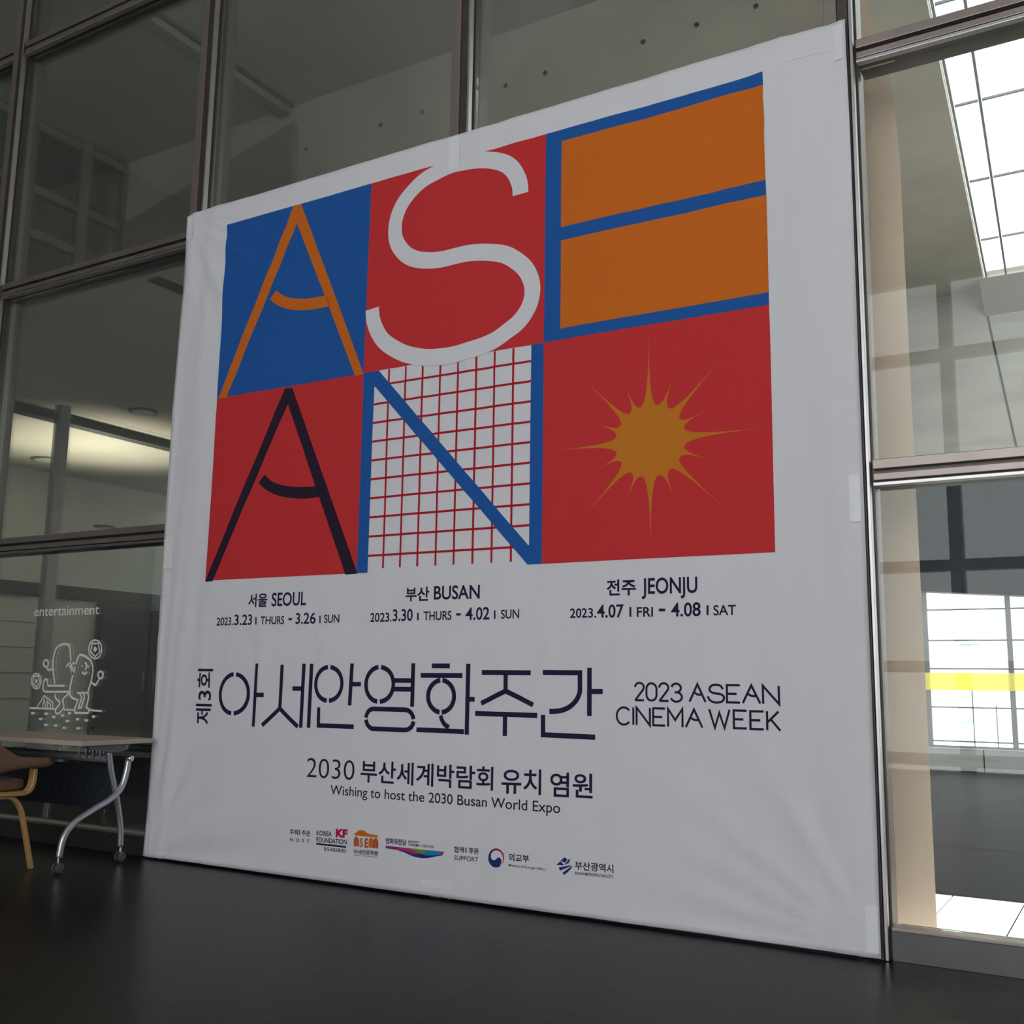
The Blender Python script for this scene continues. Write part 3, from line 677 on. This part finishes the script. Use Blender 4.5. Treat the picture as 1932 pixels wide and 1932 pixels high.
# ---- sponsors' marks
h1 = lambda x, y: (530+x/5.8545, 1540+y/5.8545)
h2 = lambda x, y: (840+x/5.682, 1560+y/5.682)
k1 = dict(zf=h1); k2 = dict(zf=h2); kb = dict(mode='bbox')
kt = dict(off=.018)
text('주최', (105,200), (195,208), 140, **k1, **kb, off=.02); bar(212, 147, 207, .006, zf=h1); text('주관', (236,213), (328,222), 150, **k1, **kb, off=.02)
text('H  O  S  T', (105,273), (322,293), 238, off=.012, split=.2, **k1)
text('KOREA', (400,208), (570,221), 158, **k1, **kt); text('KF', (613,223), (742,234), 141, m='crimson', off=.06, **k1)
text('FOUNDATION', (398,280), (735,310), 230, **k1, **kt); strokes('rule', [[P(*h1(398,302)), P(*h1(728,338))]], .010, 'navy')
text('한국국제교류재단', (482,383), (728,407), 338, **k1, **kb, off=.02)
def mark(name, pts, m, zf, layer=1): polyfill(name, [P(*zf(*q)) for q in pts], m, layer)
mark('roof_mark', [(822,210),(825,184),(848,176),(868,152),(930,155),(955,180),(985,192),(1082,208),(1083,236)], 'orange', h1)
arch = lambda x0, x1, yb, yt: [[P(*h1(*q)) for q in [(x0,yb)]+smooth2([(x0,yt+35),(x0+6,yt+12),((x0+x1)/2,yt+3),(x1-6,yt+12),(x1,yt+35)],4)+[(x1,yb+2)]]]
strokes('arch_mark', arch(828,858,330,236), .017, 'brick'); strokes('arch_mark', arch(993,1023,344,248), .017, 'orange'); strokes('arch_mark', arch(1044,1074,350,254), .017, 'brick')
text('S', (878,333), (915,336), 243, m='orange', off=.05, **k1); text('E', (932,338), (972,341), 247, m='brick', off=.05, **k1)
text('아세안문화원', (812,412), (1083,434), 360, **k1, **kb, off=.022); text('ASEAN CULTURE HOUSE', (812,429), (1080,457), 419, **k1, **kt)
text('영화의전당', (1165,302), (1397,323), 235, **k1, **kb, off=.022); text('BUSAN', (1418,289), (1530,296), 266, **k1, **kt); text('CINEMA CENTER', (1418,322), (1697,352), 298, **k1, **kt)
mark('wave_mark', [(1168,322),(1810,392),(1788,432),(1700,446),(1620,463),(1560,463),(1480,445),(1380,400),(1290,368),(1168,352)], 'dkblue', h1, 1)
mark('wave_mark', [(1168,322),(1300,337),(1290,362),(1168,350)], 'purple', h1, 2)
mark('wave_mark', [(1300,337),(1432,352),(1548,412),(1480,420),(1400,385),(1290,362)], 'magenta', h1, 2)
mark('wave_mark', [(1432,352),(1640,374),(1556,414)], 'green', h1, 2)
mark('wave_mark', [(1640,374),(1748,386),(1782,424),(1700,430),(1610,432),(1556,414)], 'cyan', h1, 2)
mark('wave_mark', [(1748,386),(1810,392),(1788,430)], 'magenta', h1, 2)
text('협력', (105,274), (208,281), 206, **k2, **kb, off=.02); bar(228, 222, 277, .006, zf=h2); text('후원', (255,287), (358,296), 219, **k2, **kb, off=.02)
text('SUPPORT', (103,352), (357,375), 303, m='navy', off=.006, **k2)
ce = lambda cx, cy, rx, ry, a0, a1, n: [(cx+rx*math.cos(math.radians(a0+(a1-a0)*i/n)), cy-ry*math.sin(math.radians(a0+(a1-a0)*i/n))) for i in range(n+1)]
mark('swirl_mark', ce(553,332,86,103,0,350,34), 'dkblue', h2, 1)
mark('swirl_mark', ce(553,332,86,103,118,-58,24)+[(630,345),(628,310),(610,275),(575,248),(540,243)], 'crimson', h2, 2)
mark('swirl_mark', [(497,320),(500,290),(515,265),(540,252),(572,252),(603,270),(624,305),(630,345),(622,390),(600,430),(590,432),(610,390),(613,355),(598,330),(575,325),(558,340),(540,356),(518,352),(503,338)], 'white', h2, 3)
text('외교부', (685,366), (905,384), 282, **k2, **kb, off=.022); text('Ministry of Foreign Affairs', (685,419), (1085,466), 394, m='navy', off=.012, **k2)
mark('bird_mark', [(1200,406),(1240,366),(1252,372),(1270,398),(1284,404),(1270,412)], 'dkblue', h2)
mark('bird_mark', [(1245,360),(1287,322),(1316,350),(1300,372),(1288,384),(1268,372)], 'dkblue', h2)
mark('bird_mark', [(1318,360),(1330,347),(1357,346),(1338,360),(1332,384),(1295,404),(1286,398),(1306,380)], 'dkblue', h2)
mark('bird_mark', [(1228,432),(1335,412),(1348,422),(1240,466),(1228,450)], 'dkblue', h2)
mark('bird_mark', [(1340,402),(1366,426),(1352,450),(1284,514),(1262,490),(1352,428)], 'dkblue', h2)
text('부산광역시', (1395,457), (1810,497), 364, **k2, **kb, off=.02); text('BUSAN METROPOLITAN CITY', (1395,507), (1808,550), 478, **k2, **kt)
# ---- tape
def tape(*px):
    pts = [P(*q) for q in px]; x0, x1 = min(a for a, b in pts), max(a for a, b in pts); z0, z1 = min(b for a, b in pts), max(b for a, b in pts)
    x0, x1 = max(x0, BX0+.004), min(x1, BX1-.003); z0, z1 = max(z0, BZ0+.006), min(z1, BZ1-.006)
    onbanner('tape_strip', *rect(x0, x1, z0, z1), 'tape', 6)
tape((850,262), (868,318)); tape((1571,52), (1591,112)); tape((1488,118), (1566,95)); tape((1602,897), (1626,984)); tape((1634,1706), (1660,1798)); tape((797,1657), (858,1680)); tape((313,1015), (327,1073)); tape((357,412), (366,452)); tape((271,1552), (281,1606))

# ================================================================== TABLE
tb_ = empty('folding_table', (-6.1, -.32, 0))
tag(tb_, 'beige laminate folding table with silver legs on castors, left of the banner', 'table')
ox, oy = -6.1, -.32
def TG(): return G()
def tbuild(g, n, m, parent=None, **k):
    g.v = [(a-ox, b-oy, c) for a, b, c in g.v]; return g.build(n, m, parent or tb_, **k)
XE = -5.335; XW = -6.865
top = tbuild(TG().box(XW, XE, -.565, -.055, .702, .730), 'tabletop', 'laminate', bevel=.002)
for b in ((XW-.001, XE+.002, -.568, -.5651, .703, .7295), (XW-.001, XE+.002, -.0549, -.052, .703, .7295), (XE, XE+.0025, -.565, -.055, .703, .7295), (XW-.0025, XW, -.565, -.055, .703, .7295)):
    tbuild(TG().box(*b), 'edge_band', 'edge', top)
tbuild(TG().tube([(XW+.1, -.30, .615), (XE-.1, -.30, .615)], .026, 14), 'cross_beam', 'bracket', smooth=True)
mp = tbuild(TG().box(XW+.14, XE-.12, -.206, -.200, .30, .56), 'modesty_panel', 'dark')
for i in range(9):
    for j in range(3):
        tbuild(TG().lathe([(.004, -.0005), (.004, .0005)], (XE-.2-.075*i-.03*(j % 2), -.2068, .36+.05*j), 'y', 8), 'perforation', 'plastic', mp)
for sx, xe in ((1, XE), (-1, XW)):
    X_ = xe-.045*sx
    br = tbuild(TG().prism([(-.50,.7015),(-.47,.674),(-.28,.650),(-.21,.664),(-.185,.7015)], 'x', X_-.03, X_+.012), 'leg_bracket', 'bracket', bevel=.003)
    for yy in (-.29, -.22): tbuild(TG().lathe([(.006, 0), (.006, .004), (.003, .006)], (X_+.0122 if sx > 0 else X_-.0302, yy, .688), 'x', 10), 'bolt', 'chrome', br)
    pa = catmull([(X_+.01, -.196, .60), (X_+.01, -.205, .53), (X_+.01, -.235, .44), (X_+.01, -.31, .38), (X_+.01, -.44, .323), (X_+.01, -.555, .262), (X_+.01, -.614, .185), (X_+.01, -.632, .085)], 6)
    tbuild(TG().tube(pa, .0185, 14), 'curved_leg', 'tube', smooth=True)
    pb = catmull([(X_-.035, -.306, .655), (X_-.035, -.28, .54), (X_-.035, -.226, .38), (X_-.035, -.183, .21), (X_-.035, -.172, .085)], 6)
    tbuild(TG().tube(pb, .0175, 14), 'straight_leg', 'tube', smooth=True)
    tbuild(TG().lathe([(.010, -.03), (.018, -.026), (.018, .026), (.010, .03)], (X_+.01, -.193, .612), 'x', 16), 'pivot_knob', 'chrome', smooth=True)
    for k in range(4):
        xk = X_-sx*(.075+.065*k)
        arcp = [(xk, -.30+.04*math.cos(t), .655-.052*math.sin(t)) for t in [math.pi*i/10 for i in range(11)]]
        tbuild(TG().tube([(xk, -.26, .70)]+arcp+[(xk, -.34, .70)], .005, 8), 'cable_hook', 'tube', smooth=True)
    for xx, yy in ((X_+.01, -.634), (X_-.035, -.170)):
        cs = tbuild(TG().lathe([(.007, .05), (.007, .09)], (xx, yy, 0), 'z', 10), 'castor', 'chrome')
        for w0, w1 in ((-.024, -.007), (.007, .024)):
            tbuild(TG().lathe([(.018, w0), (.0275, w0+.003), (.0275, w1-.003), (.018, w1)], (xx, yy, .0277), 'x', 20), 'wheel', 'plastic', cs)
        tbuild(TG().lathe([(.012, -.0065), (.022, -.0065), (.022, .0065), (.012, .0065)], (xx, yy, .034), 'x', 16), 'castor_fork', 'rubber', cs)

# ================================================================== CHAIR
ch = empty('armchair', (-5.90, -.86, 0))
tag(ch, 'brown upholstered armchair with light bentwood frame, at the folding table', 'chair')
def cb(g, n, m, **k):
    return g.build(n, m, ch, **k)
# local frame: x right, y forward (towards the table), chair centre on the floor
for s in (-1, 1):
    lx = .265*s
    # front leg bent into the seat rail, rear leg bent the same way
    cb(G().tube(catmull([(lx-.02*s, -.20, .414), (lx-.02*s, .02, .414), (lx-.015*s, .09, .405), (lx-.01*s, .140, .355), (lx, .168, .27), (lx+.01*s, .236, .003)], 6), .02, flat=(.019, .011)), 'front_leg', 'wood')
    cb(G().tube(catmull([(lx-.02*s, .0, .390), (lx-.02*s, -.12, .389), (lx-.02*s, -.18, .37), (lx-.015*s, -.215, .30), (lx+.01*s, -.27, .003)], 6), .02, flat=(.019, .011)), 'rear_leg', 'wood')
    # bent arm post: rises from the seat rail to the arm
    cb(G().tube(catmull([(lx, -.12, .438), (lx, .05, .432), (lx, .14, .428), (lx, .185, .445), (lx, .205, .49), (lx, .208, .565)], 6), .02, flat=(.027, .012)), 'arm_post', 'wood')
# seat cushion: rounded pad
def pad(cx, cy, cz, a, b, h, n=28, e=.35):
    g = G(); prof = []
    for k in range(9):
        t = -1+2*k/8; prof.append((max(0.02, (1-abs(t)**4)**.5*.06+.94) if abs(t) < 1 else .90, cz+h*t))
    v = []; f = []
    for sc_, z in prof:
        for i in range(n):
            t = 2*math.pi*i/n; c, s = math.cos(t), math.sin(t)
            v.append((cx+a*sc_*math.copysign(abs(c)**e, c), cy+b*sc_*math.copysign(abs(s)**e, s), z))
    m = len(prof)
    for i in range(m-1):
        for k in range(n): f.append((i*n+k, i*n+(k+1) % n, (i+1)*n+(k+1) % n, (i+1)*n+k))
    f += [tuple(range(n-1, -1, -1)), tuple((m-1)*n+k for k in range(n))]
    return g.add(v, f)
cb(pad(0, -.02, .475, .235, .235, .032), 'seat_cushion', 'brown', smooth=True)
cb(pad(0, -.02, .436, .225, .22, .006), 'seat_board', 'wood', smooth=True)
# wrap-around back and arms: a swept padded band, high at the back, low at the arm ends
pathp = []
for i in range(41):
    t = i/40; a = math.pi*(1.0*t)             # right arm -> back -> left arm
    if t < .25: u = t/.25; x, y = .285, .315-.42*u
    elif t > .75: u = (1-t)/.25; x, y = -.285, .315-.42*u
    else:
        b_ = math.pi*(t-.25)/.5; x, y = .285*math.cos(b_), -.105-.20*math.sin(b_)
    k = min(t, 1-t)/.5                          # 0 at the arm end, 1 mid back
    k2 = max(0, min(1, (k-.20)/.45)); k2 = k2*k2*(3-2*k2)
    ztop = .632+.19*k2; zbot = .567-.06*k2
    pathp.append((Vector((x, y, 0)), zbot, ztop))
v = []; f = []; n = 14; m = len(pathp)
for i, (p, zb0, zt0) in enumerate(pathp):
    tg = (pathp[min(i+1, m-1)][0]-pathp[max(i-1, 0)][0]).normalized(); nr_ = Vector((tg.y, -tg.x, 0))
    sh = .9 if 0 < i < m-1 else .6
    for k in range(n):
        t = 2*math.pi*k/n; c, s = math.cos(t), math.sin(t)
        v.append(p+nr_*(.034*sh*math.copysign(abs(c)**.7, c))+Vector((0, 0, (zb0+zt0)/2+(zt0-zb0)/2*sh*math.copysign(abs(s)**.7, s))))
for i in range(m-1):
    for k in range(n): f.append((i*n+k, i*n+(k+1) % n, (i+1)*n+(k+1) % n, (i+1)*n+k))
f += [tuple(range(n-1, -1, -1)), tuple((m-1)*n+k for k in range(n))]
cb(G().add(v, f), 'back_and_arms', 'brown', smooth=True)

# ================================================================== LAMPS
def downlight(loc, r, label, stem=0):
    e = empty('ceiling_light', loc); tag(e, label, 'ceiling light', 'round downlights on the gallery soffit')
    G().lathe([(r, -.02), (r, -.001), (r*.8, -.001)], (0, 0, 0), 'z', 28).build('trim_ring', 'lightring', e)
    G().lathe([(r*.78, -.0255), (r*.78, -.0205)], (0, 0, 0), 'z', 28).build('lens', 'lens', e)
    if stem: G().lathe([(.007, .0), (.007, stem)], (0, 0, 0), 'z', 8).build('stem', 'soffit', e)
hB = SOF-CZ
def at_ceiling(xn, zn, h): d = h/zn; return (xn*d, d-S, CZ+h)
downlight(at_ceiling(-1.214, .380, hB), .155, 'unlit round downlight on the soffit, nearest the banner edge')
downlight(at_ceiling(-1.425, .329, hB), .205, 'round downlight inside the warm glow on the soffit at left')
downlight(at_ceiling(-1.279, .216, 2.18), .155, 'small dark round fitting just above the transom beside the banner', stem=SOF-CZ-2.18-.002)
sp_ = bpy.data.lights.new('uplight', 'SPOT'); sp_.energy = 250; sp_.spot_size = math.radians(120); sp_.spot_blend = 0.6; sp_.color = (1, .91, .76); sp_.shadow_soft_size = .12
spo = bpy.data.objects.new('uplight', sp_); COL.objects.link(spo); spo.location = (-11.2, 3.9, 2.6); spo.rotation_euler = (math.pi, 0, 0)

# ================================================================== OUTDOORS
tag(struct('ground', 'ground', (-40, 40, FARY+.4, 70, -.4, -.02)), kind='structure')
def building(name, x0, x1, y, h, label, wins):
    e = empty(name, ((x0+x1)/2, y, -.02)); tag(e, label, 'building')
    G().box(-(x1-x0)/2, (x1-x0)/2, 0, 6, 0, h).build('wall', 'bld', e)
    for a, b, c, d in wins:
        o = G().box(a-(x0+x1)/2, b-(x0+x1)/2, -.05, -.001, c, d).build('window', 'bldw', e)
        G().box(a-(x0+x1)/2-.1, b-(x0+x1)/2+.1, -.18, -.051, c-.12, c-.0).build('window_sill', 'bld', o)
DB = 38.7
wp = [(1780,1793,1124,1145),(1863,1900,1130,1144),(1783,1797,1150,1155),(1784,1798,1172,1193),(1868,1903,1154,1168),(1868,1903,1172,1192),(1809,1848,1196,1208),(1811,1850,1216,1222),(1918,1950,1196,1206),(1800,1880,1310,1330),(1806,1890,1350,1368),(1915,1960,1150,1180)]
wins = []
for a, b, c, d in wp:
    p0 = P(a, d); p1 = P(b, c); wins.append((p0[0]/S*DB, p1[0]/S*DB, CZ+(p0[1]-CZ)/S*DB+.02, CZ+(p1[1]-CZ)/S*DB+.02))
building('white_building', -16, 6, DB-S, 12, 'overexposed white building outside the far window', wins)
